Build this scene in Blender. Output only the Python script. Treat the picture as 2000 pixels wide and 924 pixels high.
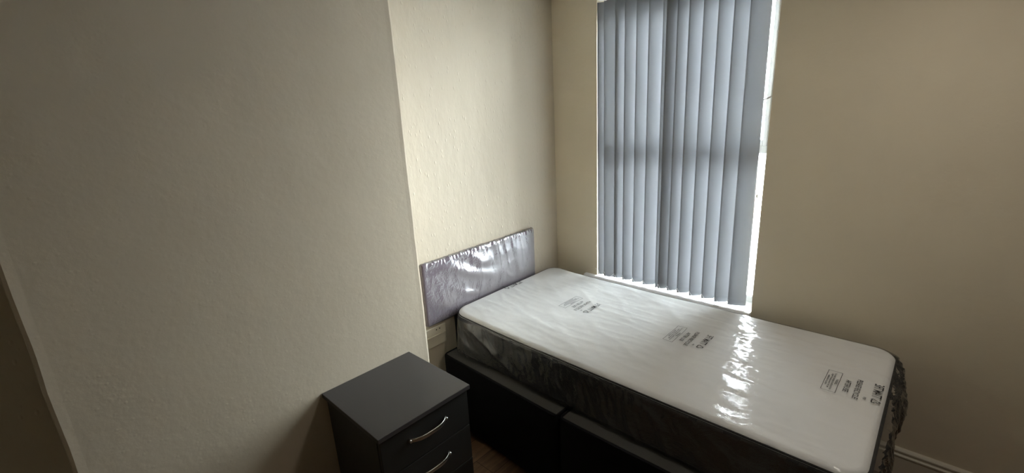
import bpy, bmesh, math, random
from mathutils import Vector, Matrix, noise

for o in list(bpy.data.objects):
    bpy.data.objects.remove(o)
scn = bpy.context.scene
COL = scn.collection

# ------------------------------------------------------------------ camera
F_PX = 894.10
RW = [[0.729281, 0.682282, -0.051397], [0.148472, -0.231132, -0.961527], [-0.667912, 0.693592, -0.26986]]
CAM = [1.913, -2.4436, 1.7423]
cd = bpy.data.cameras.new('camera')
cam = bpy.data.objects.new('camera', cd)
COL.objects.link(cam)
cd.sensor_fit = 'HORIZONTAL'
cd.sensor_width = 36.0
cd.lens = F_PX / 2000 * 36
cd.clip_start = 0.02
right, down, fwd = [Vector(r) for r in RW]
m = Matrix((right, -down, -fwd)).transposed().to_4x4()
m.translation = Vector(CAM)
cam.matrix_world = m
scn.camera = cam

# ------------------------------------------------------------------ world, light, exposure
scn.view_settings.view_transform = 'Standard'
scn.view_settings.look = 'None'
scn.view_settings.gamma = 1
scn.view_settings.use_curve_mapping = False
scn.view_settings.exposure = 1.2
try:
    scn.cycles.use_denoising = True
    scn.cycles.max_bounces = 12
    scn.cycles.diffuse_bounces = 8
    scn.cycles.transparent_max_bounces = 16
    scn.cycles.sample_clamp_indirect = 8
    scn.cycles.use_adaptive_sampling = False
except Exception:
    pass
SKY = 60.0
w = bpy.data.worlds.new('overcast_sky')
scn.world = w
w.use_nodes = True
nt = w.node_tree
bg = nt.nodes['Background']
tc = nt.nodes.new('ShaderNodeTexCoord')
sx = nt.nodes.new('ShaderNodeSeparateXYZ')
cr = nt.nodes.new('ShaderNodeValToRGB')
nt.links.new(tc.outputs['Generated'], sx.inputs[0])
nt.links.new(sx.outputs['Z'], cr.inputs[0])
cr.color_ramp.elements[0].position = 0.0
cr.color_ramp.elements[0].color = (0.37, 0.375, 0.40, 1)
cr.color_ramp.elements[1].position = 0.9
cr.color_ramp.elements[1].color = (0.90, 0.925, 1.0, 1)     # overcast: brighter overhead than at the horizon
nt.links.new(cr.outputs[0], bg.inputs[0])
bg.inputs[1].default_value = SKY

FILL_POWER = 2.6      # W, fill light added to brighten the mattress and right-hand wall
# portal in the window opening: tells the renderer where the sky light enters
WX0, WX1, WZ0, WZ1 = 0.327, 1.279, 0.645, 2.335
pl = bpy.data.lights.new('sky_portal', 'AREA')
pl.shape = 'RECTANGLE'
pl.size = WX1 - WX0
pl.size_y = WZ1 - WZ0
pl.cycles.is_portal = True
po = bpy.data.objects.new('sky_portal', pl)
COL.objects.link(po)
po.location = ((WX0 + WX1) / 2, 0.19, (WZ0 + WZ1) / 2)
po.rotation_euler = (math.radians(-90), 0, 0)

# ------------------------------------------------------------------ helpers
def mat(name, col, rough=0.6, metal=0.0, spec=0.5):
    mt = bpy.data.materials.new(name)
    mt.use_nodes = True
    b = mt.node_tree.nodes['Principled BSDF']
    b.inputs['Base Color'].default_value = (*col, 1)
    b.inputs['Roughness'].default_value = rough
    b.inputs['Metallic'].default_value = metal
    b.inputs['Specular IOR Level'].default_value = spec
    return mt

def N(mt, kind, **kw):
    n = mt.node_tree.nodes.new(kind)
    for k, v in kw.items():
        if k in n.inputs:
            n.inputs[k].default_value = v
        else:
            setattr(n, k, v)
    return n

def L(mt, a, b):
    mt.node_tree.links.new(a, b)

def bsdf(mt):
    return mt.node_tree.nodes['Principled BSDF']

def objcoord(mt, scale=(1, 1, 1), rot=(0, 0, 0)):
    t = N(mt, 'ShaderNodeNewGeometry')
    mp = N(mt, 'ShaderNodeMapping')
    mp.inputs['Scale'].default_value = scale
    mp.inputs['Rotation'].default_value = rot
    L(mt, t.outputs['Position'], mp.inputs['Vector'])
    return mp.outputs['Vector']

def add_bump(mt, height_socket, strength, dist, prev=None):
    b = N(mt, 'ShaderNodeBump')
    b.inputs['Strength'].default_value = strength
    b.inputs['Distance'].default_value = dist
    L(mt, height_socket, b.inputs['Height'])
    if prev is not None:
        L(mt, prev, b.inputs['Normal'])
    return b.outputs['Normal']

def mesh_obj(name, bm, mt, parent=None, smooth=False):
    me = bpy.data.meshes.new(name)
    bm.to_mesh(me)
    bm.free()
    if smooth:
        for p in me.polygons:
            p.use_smooth = True
    if isinstance(mt, (list, tuple)):
        for q in mt:
            me.materials.append(q)
    else:
        me.materials.append(mt)
    o = bpy.data.objects.new(name, me)
    COL.objects.link(o)
    if parent is not None:
        o.parent = parent
        o.matrix_parent_inverse = parent.matrix_world.inverted() if False else Matrix.Translation(-parent.location)
    return o

def thing(name, label, cat, loc=(0, 0, 0), group=None):
    o = bpy.data.objects.new(name, None)
    COL.objects.link(o)
    o.location = loc
    o.empty_display_size = 0.1
    tag(o, label, cat, group)
    return o

def tag(o, label, cat, group=None):
    o['label'] = label
    o['category'] = cat
    if group:
        o['group'] = group
    return o

def struct(name, bm, mt, smooth=False):
    o = mesh_obj(name, bm, mt, None, smooth)
    o['kind'] = 'structure'
    return o

def box(bm, x0, x1, y0, y1, z0, z1, bevel=0.0, seg=2):
    r = bmesh.ops.create_cube(bm, size=1.0)
    vs = r['verts']
    for v in vs:
        v.co = Vector(((x0 + x1) / 2 + v.co.x * (x1 - x0), (y0 + y1) / 2 + v.co.y * (y1 - y0), (z0 + z1) / 2 + v.co.z * (z1 - z0)))
    if bevel > 0:
        es = list({e for v in vs for e in v.link_edges})
        bmesh.ops.bevel(bm, geom=es, offset=bevel, segments=seg, affect='EDGES', profile=0.5)
    return bm

def newbox(*a, **k):
    return box(bmesh.new(), *a, **k)

def tube(bm, pts, r, n=8, closed=False, flat=None):
    """sweep a circle (or a flat oval, flat=(a, b, side vector)) along points"""
    rings = []
    P = [Vector(p) for p in pts]
    for i, p in enumerate(P):
        a = P[(i - 1) % len(P)] if (closed or i > 0) else p
        b = P[(i + 1) % len(P)] if (closed or i < len(P) - 1) else p
        t = (b - a).normalized()
        if flat:
            s = flat[2] - t * flat[2].dot(t)
            s.normalize()
            u = t.cross(s)
            ra, rb = flat[0], flat[1]
        else:
            ref = Vector((0, 0, 1)) if abs(t.z) < 0.9 else Vector((1, 0, 0))
            s = t.cross(ref).normalized()
            u = s.cross(t)
            ra = rb = r
        rings.append([bm.verts.new(p + s * (ra * math.cos(2 * math.pi * k / n)) + u * (rb * math.sin(2 * math.pi * k / n))) for k in range(n)])
    m_ = len(rings)
    for i in range(m_ if closed else m_ - 1):
        A, B = rings[i], rings[(i + 1) % m_]
        for k in range(n):
            bm.faces.new((A[k], A[(k + 1) % n], B[(k + 1) % n], B[k]))
    if not closed:
        bm.faces.new(rings[0][::-1])
        bm.faces.new(rings[-1])
    return bm

def extrude_profile(prof, axis, a0, a1):
    """prof: list of 2D points; axis 'x' -> (y,z) profile swept in x; 'y' -> (x,z) swept in y"""
    bm = bmesh.new()
    def mk(a, p):
        return (a, p[0], p[1]) if axis == 'x' else (p[0], a, p[1])
    A = [bm.verts.new(mk(a0, p)) for p in prof]
    B = [bm.verts.new(mk(a1, p)) for p in prof]
    n = len(prof)
    for i in range(n):
        bm.faces.new((A[i], A[(i + 1) % n], B[(i + 1) % n], B[i]))
    bm.faces.new(A[::-1])
    bm.faces.new(B)
    bmesh.ops.recalc_face_normals(bm, faces=bm.faces)
    return bm

def clampf(v, a, b):
    return max(a, min(b, v))

def slab(x0, x1, y0, y1, z0, z1, R, rt, rb, nx, ny, nz, post=None, keep=None):
    """soft box: plan corners of radius R, top edge radius rt, bottom edge radius rb, optional post(co, normal)->co"""
    bm = bmesh.new()
    def coords(a, b, n, r):
        # denser near the two ends
        L_ = [a + (b - a) * i / n for i in range(n + 1)]
        ex = [a + r * f for f in (0.15, 0.35, 0.6, 0.85)] + [b - r * f for f in (0.15, 0.35, 0.6, 0.85)]
        L_ = sorted(set([round(q, 5) for q in L_ + ex]))
        return L_
    r0 = max(rt, rb, 0.004)
    X, Y, Z = coords(x0, x1, nx, r0), coords(y0, y1, ny, r0), coords(z0, z1, nz, r0)
    V = {}
    def mapped(x, y, z):
        cx, cy = clampf(x, x0 + R, x1 - R), clampf(y, y0 + R, y1 - R)
        dx, dy = x - cx, y - cy
        d2 = math.hypot(dx, dy)
        mx = max(abs(dx), abs(dy))
        e = min(x - x0, x1 - x, y - y0, y1 - y)
        if d2 > 1e-9:
            ux, uy = dx / d2, dy / d2
            bx, by = cx + ux * mx, cy + uy * mx
        else:
            ux = uy = 0
            bx, by = x, y
        nz_ = 0.0
        zz = z
        inward = 0.0
        for top, r in ((True, rt), (False, rb)):
            if r <= 0:
                continue
            v_ = (z - (z1 - r)) / r if top else ((z0 + r) - z) / r
            u_ = (r - e) / r
            if v_ > 0 and u_ > 0:
                ln = math.hypot(u_, v_)
                mm = max(u_, v_)
                u2, v2 = u_ / ln * mm, v_ / ln * mm
                e2 = r - r * u2
                inward = e2 - e
                zz = (z1 - r) + r * v2 if top else (z0 + r) - r * v2
        if inward and d2 > 1e-9:
            bx -= ux * inward
            by -= uy * inward
        elif inward:
            # nearest side
            k = min((x - x0, 0), (x1 - x, 1), (y - y0, 2), (y1 - y, 3))[1]
            bx += inward * (1 if k == 0 else -1 if k == 1 else 0)
            by += inward * (1 if k == 2 else -1 if k == 3 else 0)
        return Vector((bx, by, zz))
    def vert(i, j, k):
        key = (i, j, k)
        if key not in V:
            V[key] = bm.verts.new(mapped(X[i], Y[j], Z[k]))
        return V[key]
    I, J, K = len(X) - 1, len(Y) - 1, len(Z) - 1
    for i in range(I):
        for j in range(J):
            bm.faces.new((vert(i, j, K), vert(i + 1, j, K), vert(i + 1, j + 1, K), vert(i, j + 1, K)))
            bm.faces.new((vert(i, j, 0), vert(i, j + 1, 0), vert(i + 1, j + 1, 0), vert(i + 1, j, 0)))
    for i in range(I):
        for k in range(K):
            bm.faces.new((vert(i, 0, k), vert(i + 1, 0, k), vert(i + 1, 0, k + 1), vert(i, 0, k + 1)))
            bm.faces.new((vert(i, J, k), vert(i, J, k + 1), vert(i + 1, J, k + 1), vert(i + 1, J, k)))
    for j in range(J):
        for k in range(K):
            bm.faces.new((vert(0, j, k), vert(0, j, k + 1), vert(0, j + 1, k + 1), vert(0, j + 1, k)))
            bm.faces.new((vert(I, j, k), vert(I, j + 1, k), vert(I, j + 1, k + 1), vert(I, j, k + 1)))
    bm.normal_update()
    if post:
        new = [(v, post(v.co.copy(), v.normal.copy())) for v in bm.verts]
        for v, c in new:
            v.co = c
        bm.normal_update()
    if keep:
        dead = [f for f in bm.faces if not keep(f)]
        bmesh.ops.delete(bm, geom=dead, context='FACES')
    return bm

def fbm(x, y, z=0.0):
    return noise.noise(Vector((x, y, z)))

def ridge(x, y, z=0.0):
    return 1.0 - min(1.0, abs(noise.noise(Vector((x, y, z)))) * 3.0)

# ------------------------------------------------------------------ materials
def plaster(name, col, lumps=1.0, chip=1.0, stretch=1.0):
    """cream paint over lumpy lining paper"""
    mt = mat(name, col, 0.75, spec=0.25)
    v = objcoord(mt, (1, 1, stretch))
    n1 = N(mt, 'ShaderNodeTexNoise', Scale=55.0, Detail=3.0, Roughness=0.55)
    n2 = N(mt, 'ShaderNodeTexNoise', Scale=9.0, Detail=3.0)
    n3 = N(mt, 'ShaderNodeTexVoronoi', Scale=38.0)
    for n in (n1, n2, n3):
        L(mt, v, n.inputs['Vector'])
    rp = N(mt, 'ShaderNodeValToRGB')
    rp.color_ramp.elements[0].position = 0.05
    rp.color_ramp.elements[0].color = (1, 1, 1, 1)
    rp.color_ramp.elements[1].position = 0.2
    rp.color_ramp.elements[1].color = (0, 0, 0, 1)
    L(mt, n3.outputs['Distance'], rp.inputs[0])
    a = add_bump(mt, n2.outputs['Fac'], 0.25 * lumps, 0.03)
    b = add_bump(mt, n1.outputs['Fac'], 0.30 * lumps, 0.006, a)
    c = add_bump(mt, rp.outputs[0], min(1.0, 0.5 * chip), 0.0022 * max(1.0, chip), b)
    L(mt, c, bsdf(mt).inputs['Normal'])
    # faint uneven tone of old paint
    mx = N(mt, 'ShaderNodeMixRGB')
    mx.inputs[1].default_value = (*[q * 0.93 for q in col], 1)
    mx.inputs[2].default_value = (*[min(1, q * 1.04) for q in col], 1)
    n4 = N(mt, 'ShaderNodeTexNoise', Scale=3.0, Detail=4.0)
    L(mt, v, n4.inputs['Vector'])
    L(mt, n4.outputs['Fac'], mx.inputs[0])
    L(mt, mx.outputs[0], bsdf(mt).inputs['Base Color'])
    return mt

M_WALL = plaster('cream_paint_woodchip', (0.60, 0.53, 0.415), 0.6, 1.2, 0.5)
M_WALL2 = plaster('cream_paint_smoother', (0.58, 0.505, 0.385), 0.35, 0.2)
M_WALL1 = plaster('cream_paint_window_wall_lightened', (0.70, 0.625, 0.485), 0.4, 0.2)  # same cream made lighter, standing in for light bounced onto this wall
M_WALL3 = plaster('darkened_paint_unseen_walls', (0.34, 0.30, 0.235), 0.35, 0.2)  # unseen walls, colour darkened to cut the bounce into the alcove
M_CEIL = plaster('white_ceiling_paint', (0.75, 0.73, 0.68), 0.6, 0.5)
M_UPVC = mat('white_upvc', (0.82, 0.84, 0.84), 0.25)
M_SILL = mat('white_gloss_sill', (0.80, 0.80, 0.80), 0.3)
M_SKIRT = mat('skirting_gloss_paint', (0.62, 0.57, 0.47), 0.4)

def wood_floor():
    mt = mat('brown_laminate', (0.2, 0.12, 0.07), 0.45)
    v = objcoord(mt, (1, 1, 1), (0, 0, math.radians(90)))
    br = N(mt, 'ShaderNodeTexBrick')
    br.inputs['Color1'].default_value = (0.17, 0.10, 0.055, 1)
    br.inputs['Color2'].default_value = (0.24, 0.145, 0.085, 1)
    br.inputs['Mortar'].default_value = (0.03, 0.018, 0.01, 1)
    br.inputs['Scale'].default_value = 1.0
    br.inputs['Mortar Size'].default_value = 0.0015
    br.inputs['Brick Width'].default_value = 1.2
    br.inputs['Row Height'].default_value = 0.125
    L(mt, v, br.inputs['Vector'])
    ns = N(mt, 'ShaderNodeTexNoise', Scale=6.0, Detail=6.0, Roughness=0.65)
    v2 = objcoord(mt, (9, 1.1, 1))
    L(mt, v2, ns.inputs['Vector'])
    mx = N(mt, 'ShaderNodeMixRGB', blend_type='OVERLAY')
    mx.inputs[0].default_value = 0.9
    L(mt, br.outputs['Color'], mx.inputs[1])
    L(mt, ns.outputs['Fac'], mx.inputs[2])
    L(mt, mx.outputs[0], bsdf(mt).inputs['Base Color'])
    L(mt, add_bump(mt, br.outputs['Fac'], -0.4, 0.001), bsdf(mt).inputs['Normal'])
    return mt

def fabric(name, col, scale=900.0, rough=0.95, wr=0.0):
    mt = mat(name, col, rough, spec=0.15)
    v = objcoord(mt)
    n1 = N(mt, 'ShaderNodeTexNoise', Scale=scale, Detail=2.0)
    L(mt, v, n1.inputs['Vector'])
    nrm = add_bump(mt, n1.outputs['Fac'], 0.4, 0.001)
    if wr:
        n2 = N(mt, 'ShaderNodeTexNoise', Scale=7.0, Detail=3.0)
        L(mt, v, n2.inputs['Vector'])
        nrm = add_bump(mt, n2.outputs['Fac'], wr, 0.02, nrm)
    L(mt, nrm, bsdf(mt).inputs['Normal'])
    return mt

M_MATT_TOP = fabric('white_mattress_ticking', (0.80, 0.80, 0.79), 500.0, 0.9, 0.25)
M_MATT_SIDE = fabric('black_mattress_border', (0.018, 0.018, 0.019), 500.0, 0.9, 0.3)
M_BASE = fabric('black_divan_fabric', (0.008, 0.008, 0.009), 700.0, 1.0)
M_BASE_TOP = fabric('dark_grey_dust_sheet', (0.065, 0.063, 0.058), 400.0, 1.0)
M_HB = fabric('mauve_grey_crushed_fabric', (0.125, 0.096, 0.117), 300.0, 0.75, 0.4)

def film(name, milk=0.05, bump=0.35, scale=(14, 14, 14), rough=0.07, gain=1.2, base=0.03, milkcol=(0.85, 0.87, 0.9)):
    """thin clear polythene: see-through with a Fresnel sheen"""
    mt = bpy.data.materials.new(name)
    mt.use_nodes = True
    T = mt.node_tree
    T.nodes.remove(T.nodes['Principled BSDF'])
    out = T.nodes['Material Output']
    tr = N(mt, 'ShaderNodeBsdfTransparent')
    gl = N(mt, 'ShaderNodeBsdfGlossy')
    gl.inputs['Roughness'].default_value = rough
    df = N(mt, 'ShaderNodeBsdfDiffuse')
    df.inputs['Color'].default_value = (*milkcol, 1)
    fr = N(mt, 'ShaderNodeFresnel')
    fr.inputs['IOR'].default_value = 1.5
    ma = N(mt, 'ShaderNodeMath', operation='MULTIPLY_ADD')
    ma.use_clamp = True
    ma.inputs[1].default_value = gain
    ma.inputs[2].default_value = base
    L(mt, fr.outputs[0], ma.inputs[0])
    v = objcoord(mt, scale)
    n1 = N(mt, 'ShaderNodeTexNoise', Scale=1.0, Detail=4.0, Roughness=0.6, Distortion=0.8)
    L(mt, v, n1.inputs['Vector'])
    n2 = N(mt, 'ShaderNodeTexNoise', Scale=4.5, Detail=2.0, Distortion=1.5)
    L(mt, v, n2.inputs['Vector'])
    nr = add_bump(mt, n1.outputs['Fac'], bump, 0.02)
    nr = add_bump(mt, n2.outputs['Fac'], bump * 0.7, 0.004, nr)
    for q in (gl, fr):
        L(mt, nr, q.inputs['Normal'])
    m1 = N(mt, 'ShaderNodeMixShader')
    m1.inputs[0].default_value = milk
    L(mt, tr.outputs[0], m1.inputs[1])
    L(mt, df.outputs[0], m1.inputs[2])
    m2 = N(mt, 'ShaderNodeMixShader')
    L(mt, ma.outputs[0], m2.inputs[0])
    L(mt, m1.outputs[0], m2.inputs[1])
    L(mt, gl.outputs[0], m2.inputs[2])
    L(mt, m2.outputs[0], out.inputs['Surface'])
    return mt

M_FILM = film('clear_polythene_bag', 0.03, 0.25, (4, 14, 8), 0.17, gain=0.5, base=0.01)
M_FILM_SIDE = film('clear_polythene_bag_side', 0.035, 0.5, (9, 16, 16), 0.16, gain=1.9, base=0.03)
M_FILM_HB = film('clear_polythene_headboard', 0.05, 0.25, (8, 12, 8), 0.30, gain=0.32, base=0.0)
M_INK = mat('black_print_ink', (0.012, 0.012, 0.014), 0.6)
M_CHROME = mat('brushed_steel_handle', (0.62, 0.60, 0.57), 0.28, 1.0)
M_CORD = mat('white_plastic_cord', (0.85, 0.85, 0.87), 0.4)
M_PLASTIC = mat('white_plastic', (0.80, 0.79, 0.75), 0.35)
M_SOCKET = mat('cream_socket_plastic', (0.66, 0.60, 0.48), 0.4)
M_DARKHOLE = mat('dark_hole', (0.02, 0.02, 0.02), 0.8)

def ash_black(name, col, rough):
    mt = mat(name, col, rough, spec=0.5)
    v = objcoord(mt, (4, 60, 60))
    n1 = N(mt, 'ShaderNodeTexNoise', Scale=3.0, Detail=4.0)
    L(mt, v, n1.inputs['Vector'])
    L(mt, add_bump(mt, n1.outputs['Fac'], 0.15, 0.001), bsdf(mt).inputs['Normal'])
    return mt

M_TOP = ash_black('charcoal_melamine_top', (0.055, 0.050, 0.050), 0.38)
M_CARC = ash_black('black_melamine_carcass', (0.020, 0.020, 0.018), 0.45)

def blind_fabric():
    mt = bpy.data.materials.new('grey_blind_fabric')
    mt.use_nodes = True
    b = bsdf(mt)
    b.inputs['Base Color'].default_value = (0.225, 0.228, 0.235, 1)
    b.inputs['Roughness'].default_value = 0.85
    b.inputs['Specular IOR Level'].default_value = 0.2
    tl = N(mt, 'ShaderNodeBsdfTranslucent')
    tl.inputs['Color'].default_value = (0.545, 0.555, 0.57, 1)
    ms = N(mt, 'ShaderNodeMixShader')
    ms.inputs[0].default_value = 0.21
    L(mt, b.outputs[0], ms.inputs[1])
    L(mt, tl.outputs[0], ms.inputs[2])
    L(mt, ms.outputs[0], mt.node_tree.nodes['Material Output'].inputs['Surface'])
    v = objcoord(mt, (300, 300, 900))
    n1 = N(mt, 'ShaderNodeTexNoise', Scale=1.0, Detail=2.0)
    L(mt, v, n1.inputs['Vector'])
    L(mt, add_bump(mt, n1.outputs['Fac'], 0.2, 0.0008), b.inputs['Normal'])
    return mt
M_BLIND = blind_fabric()

def glass():
    mt = bpy.data.materials.new('window_glass')
    mt.use_nodes = True
    T = mt.node_tree
    T.nodes.remove(T.nodes['Principled BSDF'])
    tr = N(mt, 'ShaderNodeBsdfTransparent')
    tr.inputs['Color'].default_value = (0.93, 0.97, 0.96, 1)
    gl = N(mt, 'ShaderNodeBsdfGlossy')
    gl.inputs['Roughness'].default_value = 0.02
    fr = N(mt, 'ShaderNodeFresnel')
    fr.inputs['IOR'].default_value = 1.45
    ms = N(mt, 'ShaderNodeMixShader')
    L(mt, fr.outputs[0], ms.inputs[0])
    L(mt, tr.outputs[0], ms.inputs[1])
    L(mt, gl.outputs[0], ms.inputs[2])
    L(mt, ms.outputs[0], T.nodes['Material Output'].inputs['Surface'])
    return mt
M_GLASS = glass()

def brick_mat():
    mt = mat('pale_orange_brick', (0.5, 0.36, 0.26), 0.9)
    v = objcoord(mt, (1, 1, 1), (math.radians(90), 0, 0))
    br = N(mt, 'ShaderNodeTexBrick')
    br.inputs['Color1'].default_value = (0.50, 0.33, 0.22, 1)
    br.inputs['Color2'].default_value = (0.56, 0.40, 0.28, 1)
    br.inputs['Mortar'].default_value = (0.6, 0.55, 0.48, 1)
    br.inputs['Scale'].default_value = 1.0
    br.inputs['Mortar Size'].default_value = 0.01
    br.inputs['Brick Width'].default_value = 0.225
    br.inputs['Row Height'].default_value = 0.075
    L(mt, v, br.inputs['Vector'])
    L(mt, br.outputs['Color'], bsdf(mt).inputs['Base Color'])
    return mt

# ------------------------------------------------------------------ room shell
RX, RY, H = 3.3, -3.2, 2.375     # room: x 0..RX, y RY..0
TH = 0.22                        # outer wall thickness
DCH, CH0, CH1 = 0.28, -1.345, -2.545   # chimney breast projection and its two corners

struct('floor', newbox(-0.2, RX + 0.2, RY - 0.2, TH, -0.12, 0), wood_floor())
struct('ceiling', newbox(-0.2, RX + 0.2, RY - 0.2, TH, H, H + 0.12), M_CEIL)
bm = bmesh.new()
box(bm, 0, WX0, 0, TH, 0, H)
box(bm, WX1, RX, 0, TH, 0, H)
box(bm, WX0, WX1, 0, TH, 0, 0.60)
box(bm, WX0, WX1, 0, TH, WZ1, H)
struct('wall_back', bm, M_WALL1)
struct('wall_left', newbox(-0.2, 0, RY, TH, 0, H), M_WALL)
# chimney breast with a slightly uneven plaster corner
def chimney():
    bm = bmesh.new()
    n = 70
    prev = None
    rows = []
    for i in range(n + 1):
        z = H * i / n
        w1 = 0.0025 * fbm(z * 9, 1.3) + 0.0012 * fbm(z * 40, 4.1)
        w2 = 0.0030 * fbm(z * 7, 7.3) + 0.0012 * fbm(z * 38, 9.1)
        pts = [(0, CH0), (DCH - 0.010, CH0 + w1), (DCH - 0.003, CH0 - 0.003 + w1), (DCH + 0.001, CH0 - 0.012 + w1), (DCH, CH0 - 0.03),
               (DCH, (CH0 + CH1) / 2), (DCH, CH1 + 0.03), (DCH + 0.001, CH1 + 0.010 + w2), (DCH - 0.003, CH1 + 0.002 + w2), (DCH - 0.010, CH1 + w2), (0, CH1)]
        rows.append([bm.verts.new((p[0], p[1], z)) for p in pts])
    for a, b in zip(rows, rows[1:]):
        for k in range(len(a) - 1):
            bm.faces.new((a[k], a[k + 1], b[k + 1], b[k]))
    bmesh.ops.recalc_face_normals(bm, faces=bm.faces)
    bm.faces.ensure_lookup_table()
    f = max(bm.faces, key=lambda q: q.calc_center_median().x)
    if f.normal.x < 0:
        bmesh.ops.reverse_faces(bm, faces=bm.faces)
    return bm
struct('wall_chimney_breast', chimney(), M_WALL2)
struct('wall_right', newbox(RX, RX + 0.2, RY, TH, 0, H), M_WALL3)
struct('wall_front', newbox(-0.2, RX + 0.2, RY - 0.2, RY, 0, H), M_WALL3)

# skirting board with two beads near its top
def skirt_prof(s=-1, off=0.0):
    p = [(0, 0), (0.018, 0), (0.018, 0.118), (0.021, 0.121), (0.021, 0.127), (0.016, 0.130), (0.013, 0.136), (0.017, 0.142), (0.017, 0.148), (0.011, 0.155), (0.004, 0.158), (0, 0.158)]
    return [(off + s * a, z) for a, z in p]
struct('baseboard_back', extrude_profile(skirt_prof(), 'x', 0.0, RX), M_SKIRT)
struct('baseboard_left', extrude_profile(skirt_prof(1), 'y', CH0, -0.02), M_SKIRT)
struct('baseboard_chimney', extrude_profile(skirt_prof(1, DCH), 'y', CH1, CH0), M_SKIRT)
struct('baseboard_right', extrude_profile(skirt_prof(-1, RX), 'y', RY, -0.02), M_SKIRT)

# window sill board with a rounded nose
SZ = 0.645
sp = [(0.125, SZ), (0.125, SZ - 0.045), (-0.012, SZ - 0.045)]
sp += [(-0.018 - 0.0125 * math.cos(a), SZ - 0.0125 - 0.0125 * math.sin(a) ) for a in [math.radians(-90 + 180 * k / 8) * -1 for k in range(9)]]
bm = bmesh.new()
bmB = extrude_profile([(0.125, SZ), (0.125, SZ - 0.03), (-0.022, SZ - 0.03), (-0.030, SZ - 0.027), (-0.035, SZ - 0.019), (-0.035, SZ - 0.011), (-0.030, SZ - 0.003), (-0.022, SZ)], 'x', WX0, WX1)
bm2 = extrude_profile([(0.0, SZ), (0.0, SZ - 0.03), (-0.022, SZ - 0.03), (-0.030, SZ - 0.027), (-0.035, SZ - 0.019), (-0.035, SZ - 0.011), (-0.030, SZ - 0.003), (-0.022, SZ)], 'x', WX0 - 0.085, WX0)
me = bpy.data.meshes.new('tmp'); bm2.to_mesh(me); bmB.from_mesh(me); bm2.free()
struct('trim_1', bmB, M_SILL)

# window: outer frame, transom, upper and lower sash, panes, stay
win = bpy.data.objects.new('window_1', None)
COL.objects.link(win)
win.location = ((WX0 + WX1) / 2, 0.15, SZ)
win['kind'] = 'structure'
YF0, YF1 = 0.125, 0.175
TZ = 1.475
bm = bmesh.new()
box(bm, WX0, WX0 + 0.035, YF0, YF1, SZ - 0.03, WZ1, 0.004)
box(bm, WX1 - 0.035, WX1, YF0, YF1, SZ - 0.03, WZ1, 0.004)
box(bm, WX0 + 0.035, WX1 - 0.035, YF0, YF1, SZ - 0.03, SZ + 0.035, 0.004)
box(bm, WX0 + 0.035, WX1 - 0.035, YF0, YF1, WZ1 - 0.05, WZ1, 0.004)
box(bm, WX0 + 0.035, WX1 - 0.035, YF0, YF1, TZ - 0.02, TZ + 0.02, 0.004)
mesh_obj('window_frame', bm, M_UPVC, win)
for nm, z0, z1, dx in (('sash', TZ + 0.02, WZ1 - 0.05, 0.018), ):
    bm = bmesh.new()
    a, b = WX0 + 0.035, WX1 - 0.035
    box(bm, a, a + dx, YF0 - 0.012, YF1 - 0.01, z0, z1, 0.003)
    box(bm, b - dx, b, YF0 - 0.012, YF1 - 0.01, z0, z1, 0.003)
    box(bm, a + dx, b - dx, YF0 - 0.012, YF1 - 0.01, z0, z0 + 0.03, 0.003)
    box(bm, a + dx, b - dx, YF0 - 0.012, YF1 - 0.01, z1 - 0.04, z1, 0.003)
    s = mesh_obj('sash', bm, M_UPVC, win)
    g = mesh_obj('glass_pane', newbox(a + dx - 0.004, b - dx + 0.004, YF0 + 0.014, YF0 + 0.018, z0 + 0.026, z1 - 0.036), M_GLASS, win)
mesh_obj('glass_pane', newbox(WX0 + 0.031, WX1 - 0.031, YF0 + 0.02, YF0 + 0.024, SZ + 0.031, TZ - 0.016), M_GLASS, win)
bm = bmesh.new()
tube(bm, [(1.252, 0.118, 1.735), (1.215, 0.095, 1.715), (1.19, 0.08, 1.70), (1.175, 0.075, 1.693)], 0.0032, 8)
st = mesh_obj('window_stay', bm, mat('stay_metal', (0.35, 0.34, 0.33), 0.35, 0.9), win, True)

# ------------------------------------------------------------------ vertical blind
blind = thing('vertical_blind', 'long grey vertical slat blind hanging closed in the window opening above the bed', 'blind', (0.79, 0.02, 0.66))
HZ = 2.292
bm = bmesh.new()
box(bm, WX0 + 0.004, WX1 - 0.004, 0.0, 0.04, HZ + 0.012, HZ + 0.042, 0.003)
mesh_obj('headrail', bm, M_PLASTIC, blind)
SLZ = 0.657
SW = 0.089
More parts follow.
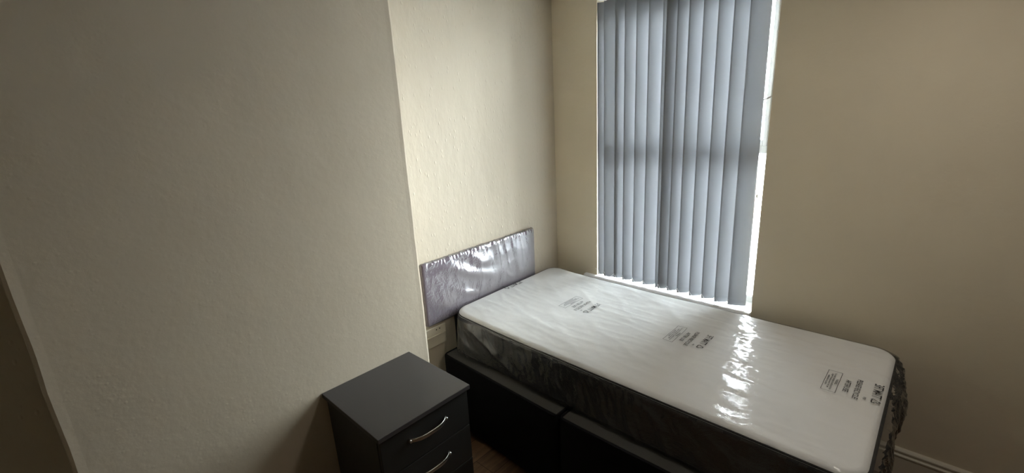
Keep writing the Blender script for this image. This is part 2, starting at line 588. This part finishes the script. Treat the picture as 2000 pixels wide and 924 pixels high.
# x of slat centre, y of centre, turn in degrees (right edge into the reveal when positive)
slats = [(0.366, 0.024, 44), (0.424, 0.000, 14), (0.484, 0.024, 43), (0.545, 0.022, 43), (0.615, 0.022, 43), (0.687, 0.022, 43),
         (0.7655, 0.024, 43), (0.786, 0.020, 44), (0.842, 0.022, 46), (0.903, 0.022, 43), (0.974, 0.022, 43), (1.045, 0.022, 43),
         (1.118, 0.020, 40), (1.194, 0.014, 24)]
def slat_pt(cx, cy, yaw, t, dz=0.0, bulge=0.006):
    """t in -1..1 across the slat; the fabric is slightly bowed"""
    a = math.radians(yaw)
    u = t * SW / 2
    b = bulge * (1 - t * t)
    return Vector((cx + u * math.cos(a) + b * math.sin(a), cy + u * math.sin(a) - b * math.cos(a), 0))
for i, (cx, cy, yaw) in enumerate(slats):
    bm = bmesh.new()
    zs = [SLZ, SLZ + 0.034, SLZ + 0.036, 0.9, 1.2, 1.5, 1.8, 2.1, HZ]
    nT = 12
    th = 0.0005
    rnd = random.Random(i)
    grid = {}
    for side in (0, 1):
        for zi, z in enumerate(zs):
            for k in range(nT + 1):
                t = -1 + 2 * k / nT
                lean = 0.006 * (H - z) / 1.7 + rnd.uniform(-0, 0)
                tw = yaw + (1.5 * math.sin(i * 2.1)) * (HZ - z) / 1.6
                p = slat_pt(cx + lean, cy, tw, t)
                a = math.radians(tw)
                thick = th + (0.0012 if zi < 2 else 0)
                nrm = Vector((math.sin(a), -math.cos(a), 0))
                p = p + nrm * (thick if side else -th)
                grid[side, zi, k] = bm.verts.new((p.x, p.y, z))
    for side in (0, 1):
        for zi in range(len(zs) - 1):
            for k in range(nT):
                q = (grid[side, zi, k], grid[side, zi, k + 1], grid[side, zi + 1, k + 1], grid[side, zi + 1, k])
                bm.faces.new(q if side else q[::-1])
    for zi in range(len(zs) - 1):
        for k in (0, nT):
            bm.faces.new((grid[0, zi, k], grid[1, zi, k], grid[1, zi + 1, k], grid[0, zi + 1, k]))
    for k in range(nT):
        for zi in (0, len(zs) - 1):
            bm.faces.new((grid[0, zi, k], grid[0, zi, k + 1], grid[1, zi, k + 1], grid[1, zi, k]))
    bmesh.ops.recalc_face_normals(bm, faces=bm.faces)
    s = mesh_obj('slat', bm, M_BLIND, blind, True)
    # carrier hook up into the rail
    mesh_obj('slat_hanger', newbox(cx - 0.006, cx + 0.006, cy - 0.003 , cy + 0.003, HZ - 0.012, HZ + 0.014), M_PLASTIC, s)
# bottom chain hanging slat to slat on the room side
def chain(i, j):
    a, b = slats[i], slats[j]
    A = slat_pt(a[0] + 0.006, a[1], a[2], -0.93) + Vector((0.0, -0.004, SLZ + 0.028))
    B = slat_pt(b[0] + 0.006, b[1], b[2], -0.93) + Vector((0.0, -0.004, SLZ + 0.028))
    pts = []
    for k in range(11):
        t = k / 10
        p = A.lerp(B, t)
        p.z -= 0.026 * (1 - (2 * t - 1) ** 2)
        p.y -= 0.010 * math.sin(math.pi * t)
        pts.append(p)
    bm = bmesh.new()
    tube(bm, pts, 0.0011, 6)
    return bm
for i in range(len(slats) - 1):
    mesh_obj('stabilising_chain', chain(i, i + 1), M_CORD, blind, True)
bm = bmesh.new()
a = slats[0]
A = slat_pt(a[0] + 0.006, a[1], a[2], -0.93) + Vector((0, -0.004, SLZ + 0.028))
tube(bm, [A, A + Vector((-0.012, 0.0, 0.004)), A + Vector((-0.024, 0, 0.006))], 0.0011, 6)
mesh_obj('stabilising_chain', bm, M_CORD, blind, True)
bm = bmesh.new()
CX, CY = 1.247, 0.03
pts = [(CX, CY, HZ + 0.014)]
for k in range(1, 14):
    pts.append((CX + 0.002 * math.sin(k), CY, HZ - (HZ - 1.26) * k / 13))
tube(bm, pts, 0.001, 6)
mesh_obj('control_cord', bm, M_CORD, blind, True)
bm = bmesh.new()
bmesh.ops.create_uvsphere(bm, u_segments=12, v_segments=8, radius=0.007, matrix=Matrix.Translation((CX, CY, 1.255)) @ Matrix.Diagonal((0.8, 0.8, 1.5, 1)))
mesh_obj('cord_weight', bm, M_CORD, blind, True)

# ------------------------------------------------------------------ added fill light (unseen, above the frame)
cl = thing('added_fill_light', 'unseen fill light added overhead, shaped as a round flush fitting', 'fill light', (1.95, -0.9, H))
bm = bmesh.new()
bmesh.ops.create_cone(bm, cap_ends=True, segments=40, radius1=0.165, radius2=0.175, depth=0.02, matrix=Matrix.Translation((1.95, -0.9, H - 0.011)))
mesh_obj('rim', bm, M_PLASTIC, cl)  # invented housing for the added fill light
ld = bpy.data.lights.new('fill_glow', 'AREA')
ld.shape = 'DISK'
ld.size = 0.3
ld.energy = FILL_POWER
ld.color = (1.0, 0.93, 0.82)
lo = bpy.data.objects.new('fill_glow', ld)
COL.objects.link(lo)
lo.location = (0, 0, -0.03)
lo.parent = cl

# ------------------------------------------------------------------ divan base
BY0, BY1 = -1.112, -0.11
BZ0, BZ1 = 0.04, 0.448
SPLIT = 0.852
base = thing('divan_base', 'black fabric divan bed base in two halves under the mattress', 'bed base', (0.95, -0.6, 0))
def base_half(x0, x1, ya, yb_):
    def post(c, n):
        t = (c.x - x0) / (x1 - x0)
        if c.y < -0.6:
            c.y += ya + (yb_ - ya) * t
        return c
    b = slab(x0, x1, BY0, BY1, BZ0, BZ1, 0.022, 0.008, 0.004, 14, 8, 5, post)
    return b
for x0, x1, ya, yb_ in ((0.034, SPLIT - 0.004, 0.018, -0.012), (SPLIT + 0.004, 1.858, -0.010, 0.0)):
    b = mesh_obj('base_half', base_half(x0, x1, ya, yb_), M_BASE, base, True)
    # dust sheet panel stretched over the top inside a piped edge
    def tp(c, n):
        t = (c.x - x0) / (x1 - x0)
        if c.y < -0.6:
            c.y += ya + (yb_ - ya) * t
        return c
    mesh_obj('top_cover', slab(x0 + 0.012, x1 - 0.008, BY0 + 0.013, BY1 - 0.012, BZ1 - 0.004, BZ1 + 0.002, 0.012, 0.002, 0.0, 10, 6, 1, tp), M_BASE_TOP, b)
    bm = bmesh.new()
    zt = BZ1 - 0.001
    ps = [(x0 + 0.01, BY1 - 0.003, zt), (x0 + 0.004, BY1 - 0.02, zt), (x0 + 0.004, BY0 + 0.025 + ya, zt), (x0 + 0.012, BY0 + 0.007 + ya, zt), (x0 + 0.03, BY0 + 0.003 + ya, zt),
          (x1 - 0.03, BY0 + 0.003 + yb_, zt), (x1 - 0.012, BY0 + 0.007 + yb_, zt), (x1 - 0.004, BY0 + 0.025 + yb_, zt), (x1 - 0.004, BY1 - 0.02, zt), (x1 - 0.01, BY1 - 0.003, zt)]
    tube(bm, ps, 0.0035, 8, closed=True)
    mesh_obj('piping', bm, M_BASE, b, True)
    for fx in (x0 + 0.08, x1 - 0.08):
        for fy in (BY0 + 0.1, BY1 - 0.1):
            bm = bmesh.new()
            bmesh.ops.create_cone(bm, cap_ends=True, segments=20, radius1=0.018, radius2=0.024, depth=BZ0, matrix=Matrix.Translation((fx, fy, BZ0 / 2)))
            mesh_obj('glide', bm, M_DARKHOLE, b, True)

# ------------------------------------------------------------------ mattress
MX0, MX1, MY0, MY1, MZ0, MZ1 = 0.0425, 1.888, -1.022, -0.09, 0.4535, 0.668
matt = thing('mattress', 'white topped single mattress with black sides sealed in printed clear polythene', 'mattress', ((MX0 + MX1) / 2, (MY0 + MY1) / 2, MZ0))
def matt_shape(c, n):
    t = (c.x - MX0) / (MX1 - MX0)
    s = (c.z - MZ0) / (MZ1 - MZ0)
    # head end stands a touch higher, gentle sag of the long sides, sides tuck in at the bottom
    c.z += s * (0.006 * (1 - t) + 0.018 * math.exp(-(c.x - MX0) / 0.22) + 0.003 * fbm(c.x * 3, c.y * 3, 2.0))
    if c.y < -0.6:
        q = clampf((-0.6 - c.y) / 0.3, 0, 1)
        c.y += 0.018 * (1 - t) ** 3 * 0.6 * q
        c.y += -0.040 * (1 - s) * 0.55 * q
    else:
        c.y += -0.022 * (1 - t) * clampf((c.y + 0.6) / 0.3, 0, 1)
    # soft folds in the cover, mostly slanting across the bed
    e = min(c.x - MX0, MX1 - c.x, c.y + 1.022, -0.09 - c.y)
    wgt = clampf((s - 0.85) / 0.15, 0, 1) * clampf((e - 0.02) / 0.06, 0, 1)
    if wgt > 0:
        c.z += wgt * (0.0030 * ridge(c.x * 1.6 + c.y * 2.6, c.y * 1.4 - c.x * 0.8, 4.4) + 0.0016 * ridge(c.x * 5 + c.y * 7, c.y * 4 - c.x * 3, 7.7) + 0.0010 * ridge(c.x * 3 + 1.0, c.y * 17, 2.2) - 0.002)
    return c
def mzone(co):
    """outer polythene: extra offset along the normal, metres"""
    x, y, z = co
    d = 0.0020
    # long soft drags running down the bed
    w_foot = clampf((x - 0.95) / 0.5, 0, 1)
    d += 0.0026 * (0.2 + w_foot) * ridge(x * 2.2 + 0.8 * y, y * 13 + 1.2 * x, 3.3)
    d += 0.0007 * ridge(x * 3 + y * 7, y * 9 - x * 2, 8.1)
    # crumpled patch in front of the window gap and towards the foot
    def g(cx, cy, sx_, sy_):
        return math.exp(-((x - cx) / sx_) ** 2 - ((y - cy) / sy_) ** 2)
    k = g(1.42, -0.32, 0.17, 0.22) + 0.7 * g(1.45, -0.68, 0.16, 0.12) + 0.4 * g(1.6, -0.95, 0.2, 0.08)
    d += k * 0.0026 * (ridge(x * 9 + 2 * y, y * 17 + 2 * x, 1.0) + ridge(x * 6 + y, y * 24 - 3 * x, 2.0) + 0.5 * ridge(x * 33, y * 27, 5.0))
    return d
def film_post(c, n):
    top = clampf((n.z - 0.2) / 0.6, 0, 1)
    c2 = matt_shape(c.copy(), n)
    d = mzone((c.x, c.y, c.z))
    side = 1 - top
    u = c.x * 2.0
    if side > 0:
        s = (c.z - MZ0) / (MZ1 - MZ0)
        if n.y < -0.3:      # long near side: hanging pleats, diagonal fold at the head corner
            q = ridge(u * 4.0 + c.z * 5, c.z * 9, 2.0) * 0.006 + ridge(c.x * 26 + c.z * 8, c.z * 7, 9.0) * 0.003
            diag = (MZ1 - c.z) - (c.x - 0.10) * 0.42
            q += 0.012 * math.exp(-(diag / 0.018) ** 2) * clampf(1 - (c.x - 0.1) / 0.7, 0, 1)
            q += 0.010 * clampf(1 - (c.x - MX0) / 0.3, 0, 1)
            q += 0.014 * (1 - s) * (0.5 + fbm(c.x * 3, 0.3))
            d += side * q * clampf(1 + 1.6 * n.x, 0, 1)
        elif n.x > 0.3 or (c.x > MX1 - 0.05 and n.y < 0):    # foot end: loose, gathered bag
            q = 0.030 * math.exp(-((c.y + 0.36) / 0.16) ** 2) + 0.020 * math.exp(-((c.y + 0.80) / 0.25) ** 2) + 0.012
            q *= math.sin(math.pi * clampf(s * 0.8 + 0.12, 0, 1))
            q += 0.009 * ridge(c.y * 16, c.z * 10, 4.0) + 0.004 * ridge(c.y * 37 + c.z * 9, c.z * 22, 6.0)
            d += side * q
        elif n.x < -0.3:
            d += side * 0.0
        else:
            d += side * 0.004 * ridge(c.x * 6, c.z * 8)
    c3 = c2 + n * d
    c3.z = max(c3.z, 0.4532)
    c3.x = max(c3.x, 0.0370)
    return c3
RM = 0.085
def m_top(f):
    return f.normal.z > 0.45
bm = slab(MX0, MX1, MY0, MY1, MZ0, MZ1, RM, 0.030, 0.02, 240, 120, 6, matt_shape, lambda f: m_top(f))
# fold the rim of the white panel slightly under the border
panel = mesh_obj('top_panel', bm, M_MATT_TOP, matt, True)
bm = slab(MX0, MX1, MY0, MY1, MZ0, MZ1, RM, 0.030, 0.02, 60, 34, 6, matt_shape, lambda f: not m_top(f))
border = mesh_obj('side_border', bm, M_MATT_SIDE, matt, True)
# piping along the top edge
def rim_pts(z_in, off, n=220):
    pts = []
    x0, x1, y0, y1, R = MX0 - off, MX1 + off, MY0 - off, MY1 + off, RM + off
    segs = []
    def arc(cx, cy, a0):
        return [(cx + R * math.cos(math.radians(a0 + 90 * k / 10)), cy + R * math.sin(math.radians(a0 + 90 * k / 10))) for k in range(11)]
    base_ = arc(x0 + R, y0 + R, 180) + [(x0 + R + (x1 - x0 - 2 * R) * k / 30, y0) for k in range(1, 30)] + arc(x1 - R, y0 + R, 270) \
        + arc(x1 - R, y1 - R, 0) + [(x1 - R - (x1 - x0 - 2 * R) * k / 30, y1) for k in range(1, 30)] + arc(x0 + R, y1 - R, 90)
    for x, y in base_:
        c = matt_shape(Vector((x, y, MZ1 - z_in)), None)
        pts.append(c)
    return pts
bm = bmesh.new()
tube(bm, rim_pts(0.016, -0.006), 0.0045, 8, closed=True)
mesh_obj('edge_piping', bm, M_MATT_SIDE, matt, True)
bm = slab(MX0, MX1, MY0, MY1, MZ0, MZ1, RM, 0.030, 0.02, 330, 170, 34, film_post, lambda f: f.normal.z > -0.6)
for f in bm.faces:
    f.material_index = 0 if f.normal.z > 0.5 else 1
wrap = mesh_obj('polythene_bag', bm, [M_FILM, M_FILM_SIDE], matt, True)
wrap['label'] = 'clear creased polythene bag printed in black'

# ---- print on the bag
def film_z(x, y):
    c = matt_shape(Vector((x, y, MZ1)), None)
    return c.z + mzone((x, y, MZ1)) + 0.0026
def text_mesh(s, size, xs=1.0, bold=0.0):
    cu = bpy.data.curves.new('t', 'FONT')
    cu.body = s
    cu.size = size
    cu.offset = bold
    cu.resolution_u = 3
    o = bpy.data.objects.new('t', cu)
    COL.objects.link(o)
    dg = bpy.context.evaluated_depsgraph_get()
    me = bpy.data.meshes.new_from_object(o.evaluated_get(dg))
    bpy.data.objects.remove(o)
    b = bmesh.new()
    b.from_mesh(me)
    for v in b.verts:
        v.co.x *= xs
    return b
def put(target, b, x, y0, y1=None, centre=None, skew=0.0):
    """lay text with reading direction -y, letter tops towards +x; fit between y0 and y1"""
    xs_ = [v.co.x for v in b.verts]
    lo, hi = min(xs_), max(xs_)
    sc = 1.0
    if y1 is not None:
        sc = (y0 - y1) / (hi - lo)
    me = bpy.data.meshes.new('m')
    bmesh.ops.triangulate(b, faces=b.faces)
    for v in b.verts:
        a = (v.co.x - lo) * sc
        wx = x + v.co.y
        wy = y0 - a
        v.co = Vector((wx, wy, film_z(wx, wy)))
    b.to_mesh(me)
    b.free()
    target.from_mesh(me)
def stroke(target, pts, wd, closed=False):
    """flat ink line through (x, y) points"""
    P = [Vector((p[0], p[1])) for p in pts]
    if closed:
        P.append(P[0])
    for a, b in zip(P, P[1:]):
        t = (b - a)
        n_ = max(1, int(t.length / 0.006))
        s = Vector((-t.y, t.x)).normalized() * wd / 2
        for i in range(n_):
            p, q = a + t * (i / n_), a + t * ((i + 1) / n_)
            vs = [target.verts.new((c.x, c.y, film_z(c.x, c.y))) for c in (p - s, q - s, q + s, p + s)]
            target.faces.new(vs)
def recycle(target, cx, cy, r):
    ang = [90, 210, 330]
    P = [Vector((cx + r * math.sin(math.radians(a)), cy - r * math.cos(math.radians(a)))) for a in ang]
    for i in range(3):
        a, b, c = P[i - 1], P[i], P[(i + 1) % 3]
        p = b.lerp(a, 0.60); q1 = b.lerp(a, 0.16); q2 = b.lerp(c, 0.16); s = b.lerp(c, 0.22)
        stroke(target, [p, q1, q2, s], r * 0.20)
        t = (c - b).normalized(); n_ = Vector((-t.y, t.x))
        vs = [target.verts.new((v.x, v.y, film_z(v.x, v.y))) for v in (s + n_ * r * .24, s - n_ * r * .24, s + t * r * .3)]
        target.faces.new(vs)
def print_group(x0, full=True, lead='3FT MATT', dy=0.0):
    """x0 = baseline of the large line"""
    t = bmesh.new()
    put(t, text_mesh(lead, 0.040, bold=0.0004), x0, -0.446 + dy, -0.548 + dy)
    recycle(t, x0 + 0.012, -0.575 + dy, 0.019)
    put(t, text_mesh('PE', 0.012, bold=0.0001), x0 - 0.022, -0.568 + dy, -0.582 + dy)
    if full:
        put(t, text_mesh('PLEASE RECYCLE', 0.024, bold=0.0002), x0 - 0.052, -0.450, -0.598)
        put(t, text_mesh('AFTER USE', 0.024, bold=0.0002), x0 - 0.084, -0.474, -0.572)
        bx0, bx1 = x0 - 0.147, x0 - 0.102
        stroke(t, [(bx0, -0.437), (bx1, -0.437), (bx1, -0.603), (bx0, -0.603)], 0.0016, True)
        put(t, text_mesh('WARNING', 0.0130, bold=0.0001), bx1 - 0.012, -0.497, -0.543)
        put(t, text_mesh('TO AVOID DANGER OF SUFFOCATION', 0.0085, bold=0.0001), bx1 - 0.022, -0.450, -0.590)
        put(t, text_mesh('KEEP THIS BAG AWAY FROM', 0.0085, bold=0.0001), bx1 - 0.031, -0.463, -0.577)
        put(t, text_mesh('BABIES AND CHILDREN', 0.0085, bold=0.0001), bx1 - 0.040, -0.480, -0.560)
    for f in t.faces:
        if f.normal.z < 0:
            f.normal_flip()
    return t
for x0, full in ((0.070, False), (0.617, True), (1.222, True), (1.842, True)):
    pr = mesh_obj('printed_text', print_group(x0, full, dy=0.0 if full else -0.035), M_INK, wrap)
t = bmesh.new()
stroke(t, [(1.120, -0.108), (1.150, -0.106)], 0.006)
mesh_obj('printed_text', t, M_INK, wrap)

# ------------------------------------------------------------------ headboard
HY0, HY1, HZ0, HZ1 = -1.168, -0.281, 0.636, 0.987
hb = thing('headboard', 'mauve grey padded headboard in shiny creased polythene against the wall', 'headboard', (0.025, (HY0 + HY1) / 2, 0.3))
def rot_slab(post=None, nx=60, ny=30, d=0.029, keep=None, g=0.0):
    # built lying down (x = width, y = height, z = depth) and stood up against the wall
    def P(c, n):
        return post(c, n) if post else c
    b = slab(HY0 - g, HY1 + g, HZ0 - g, HZ1 + g, 0.004 if not g else 0.003, d, 0.012, 0.012, 0.003, nx, ny, 4, P, keep)
    for v in b.verts:
        v.co = Vector((v.co.z, v.co.x, v.co.y))
    bmesh.ops.recalc_face_normals(b, faces=b.faces)
    return b
mesh_obj('padded_panel', rot_slab(), M_HB, hb, True)
def hbfilm(c, n):
    if c.z < 0.012:
        return c
    y, z = c.x, c.y
    u = (y - HY0) / (HY1 - HY0)
    v = (z - HZ0) / (HZ1 - HZ0)
    f = clampf(n.z, 0, 1)
    d = 0.0
    # vertical gathers below the top edge on the right, and above the bottom edge
    d += 0.0035 * clampf((v - 0.35) / 0.5, 0, 1) * clampf((u - 0.35) / 0.2, 0, 1) * ridge(y * 15 + z * 2.5, z * 2.0, 1.0)
    d += 0.0035 * clampf((0.55 - v) / 0.5, 0, 1) * clampf((u - 0.3) / 0.2, 0, 1) * ridge(y * 13 - z * 4, z * 2.0, 5.0)
    # star of folds at the left
    du, dv = (u - 0.17) * 0.88, (v - 0.50) * 0.35
    rr = math.hypot(du, dv)
    an = math.atan2(dv, du)
    d += 0.0004 * math.exp(-(rr / 0.16) ** 2) * ridge(an * 2.6, rr * 3, 6.0) * clampf(rr / 0.05, 0, 1)
    # two long billows dropping from upper left to lower centre
    for (u0, v0, u1, v1, wd, amp) in ((0.16, 0.88, 0.62, 0.42, 0.030, 0.010), (0.36, 0.92, 0.56, 0.66, 0.032, 0.011), (0.22, 0.45, 0.5, 0.15, 0.02, 0.005)):
        ax, ay, bx, by = u0 * .88, v0 * .35, u1 * .88, v1 * .35
        px, py = u * .88, v * .35
        tt = clampf(((px - ax) * (bx - ax) + (py - ay) * (by - ay)) / ((bx - ax) ** 2 + (by - ay) ** 2), 0, 1)
        dx, dy = px - ax - tt * (bx - ax), py - ay - tt * (by - ay)
        dy += 0.012 * math.sin(tt * math.pi)
        dd = math.hypot(dx, dy)
        d += amp * math.sin(math.pi * clampf(tt * 0.9 + 0.1, 0, 1)) * math.exp(-(dd / wd) ** 2)
    d += 0.0018 * ridge(y * 9, z * 9, 3.0)
    # ragged gathered seam along the top
    e = clampf((v - 0.90) / 0.1, 0, 1)
    d += e * 0.004 * ridge(y * 42, z * 30, 7.0)
    d *= clampf((v - 0.02) / 0.12, 0, 1) * 0.8 + 0.2
    c.z += 0.001 + d * f * (0.15 + 0.85 * clampf((v - 0.20) / 0.12, 0, 1))
    if n.y > 0.3:
        c.y += 0.001 + 0.006 * ridge(y * 22, c.z * 30, 2.0) * n.y
    elif n.y < -0.3:
        c.y += 0.0
    return c
hw = mesh_obj('polythene_bag', rot_slab(hbfilm, 300, 130, 0.0302, None, 0.001), M_FILM_HB, hb, True)
hw['label'] = 'shiny creased clear polythene bag'
for sy in (-0.95, -0.45):
    mesh_obj('strut', newbox(0.006, 0.026, sy - 0.02, sy + 0.02, 0.16, HZ0 + 0.05, 0.002), M_BASE, hb)

# ------------------------------------------------------------------ wall socket beside the bed head
so = thing('wall_socket', 'cream double wall socket low on the wall under the headboard end', 'socket', (0, -1.095, 0.585))
mesh_obj('faceplate', newbox(0.0, 0.012, -1.175, -1.040, 0.500, 0.612, 0.003), M_SOCKET, so)
bm = bmesh.new()
for yy, zz in ((-1.105, 0.596), (-1.083, 0.597)):
    bmesh.ops.create_cone(bm, cap_ends=True, segments=12, radius1=0.0035, radius2=0.0035, depth=0.002, matrix=Matrix.Translation((0.0125, yy, zz)) @ Matrix.Rotation(math.pi / 2, 4, 'Y'))
mesh_obj('pin_holes', bm, M_DARKHOLE, so)
mesh_obj('rocker', newbox(0.011, 0.0165, -1.172, -1.045, 0.560, 0.5665, 0.001), M_SOCKET, so)

# ------------------------------------------------------------------ bedside drawers
TX0, TX1, TY0, TY1, TZ1 = DCH + 0.004, 0.690, -1.858, -1.455, 0.717
bs = thing('bedside_cabinet', 'black bedside chest of drawers with bowed steel handles against the chimney wall', 'bedside cabinet', ((TX0 + TX1) / 2, (TY0 + TY1) / 2, 0))
mesh_obj('top_board', newbox(TX0 - 0.002, TX1, TY0, TY1, TZ1 - 0.018, TZ1, 0.0015), M_TOP, bs)
bm = bmesh.new()
bx1 = TX1 - 0.030
ty0, ty1 = TY0 + 0.008, TY1 - 0.008
box(bm, TX0 + 0.018, bx1, ty0, ty0 + 0.016, 0, TZ1 - 0.018, 0.001)
box(bm, TX0 + 0.018, bx1, ty1 - 0.016, ty1, 0, TZ1 - 0.018, 0.001)
box(bm, TX0 + 0.019, TX0 + 0.025, ty0 + 0.016, ty1 - 0.016, 0.02, TZ1 - 0.018)
box(bm, TX0 + 0.025, bx1, ty0 + 0.016, ty1 - 0.016, 0.06, 0.076)
box(bm, bx1 - 0.03, bx1 - 0.014, ty0 + 0.016, ty1 - 0.016, 0.0, 0.06)
mesh_obj('carcass', bm, M_CARC, bs)
def handle_bm(xf, yc, zc, half=0.082):
    bm = bmesh.new()
    pts = []
    for k in range(25):
        t = -1 + 2 * k / 24
        bow = 0.027 * (1 - abs(t) ** 3.2) + 0.0
        pts.append((xf + 0.001 + bow, yc + half * t, zc))
    tube(bm, pts, 0.004, 10, flat=(0.0082, 0.0020, Vector((0, 0, 1))))
    for s in (-1, 1):
        tube(bm, [(xf, yc + s * half * 0.985, zc), (xf + 0.012, yc + s * half * 0.975, zc)], 0.0055, 10)
    return bm
dz = 0.1575
for k in range(4):
    z1 = TZ1 - 0.0225 - k * dz
    z0 = z1 - dz + 0.004
    dr = mesh_obj('drawer', newbox(bx1 + 0.003, TX1 - 0.010, ty0 + 0.001, ty1 - 0.001, z0, z1, 0.0012), M_CARC, bs)
    mesh_obj('handle', handle_bm(TX1 - 0.010, (TY0 + TY1) / 2 - 0.002, (z0 + z1) / 2 + 0.018), M_CHROME, dr, True)

# ------------------------------------------------------------------ outside
GZ = -5.2
pav = newbox(-40, 40, TH + 0.5, 80, GZ - 0.2, GZ)
struct('ground', pav, mat('pale_tarmac', (0.32, 0.32, 0.33), 0.9))
D = 26.0
bl = thing('brick_building', 'pale brick building with a white upper band across the street outside the window', 'building', (0, D, GZ))
def zat(z12):  # height seen at 12 m carried out to distance D
    return CAM[2] + (z12 - CAM[2]) * (D - CAM[1]) / (12 - CAM[1])
zb = zat(-0.42)
bm = newbox(-16, 8, D, D + 8, GZ, zb)
mesh_obj('brick_wall', bm, brick_mat(), bl)
mesh_obj('white_band', newbox(-16, 8, D + 0.02, D + 8, zb, zat(0.30)), mat('white_render', (0.7, 0.71, 0.74), 0.8), bl)
bm = bmesh.new()
zr = zat(0.30)
vs = [bm.verts.new(q) for q in ((-16.3, D - 0.3, zr), (8.3, D - 0.3, zr), (8.3, D + 8.3, zr), (-16.3, D + 8.3, zr), (-16.3, D + 4, zr + 1.6), (8.3, D + 4, zr + 1.6))]
for q in ((0, 1, 5, 4), (2, 3, 4, 5), (0, 4, 3), (1, 2, 5), (0, 3, 2, 1)):
    bm.faces.new([vs[i] for i in q])
mesh_obj('roof', bm, mat('grey_slate', (0.16, 0.17, 0.19), 0.7), bl)
for k in range(6):
    xw = -13.5 + 3.3 * k - 0.9
    f = mesh_obj('window', newbox(xw - 0.85, xw + 0.85, D - 0.03, D + 0.03, zat(-0.34), zat(-0.04)), M_UPVC, bl)
    mesh_obj('pane', newbox(xw - 0.78, xw - 0.05, D - 0.04, D - 0.028, zat(-0.34) + 0.08, zat(-0.04) - 0.07), mat('far_pane', (0.30, 0.38, 0.45), 0.1), f)
    mesh_obj('pane', newbox(xw + 0.05, xw + 0.78, D - 0.04, D - 0.028, zat(-0.34) + 0.08, zat(-0.04) - 0.07), mat('far_pane', (0.30, 0.38, 0.45), 0.1), f)
    mesh_obj('window_ledge', newbox(xw - 0.95, xw + 0.95, D - 0.12, D, zat(-0.42), zat(-0.34)), M_UPVC, bl)
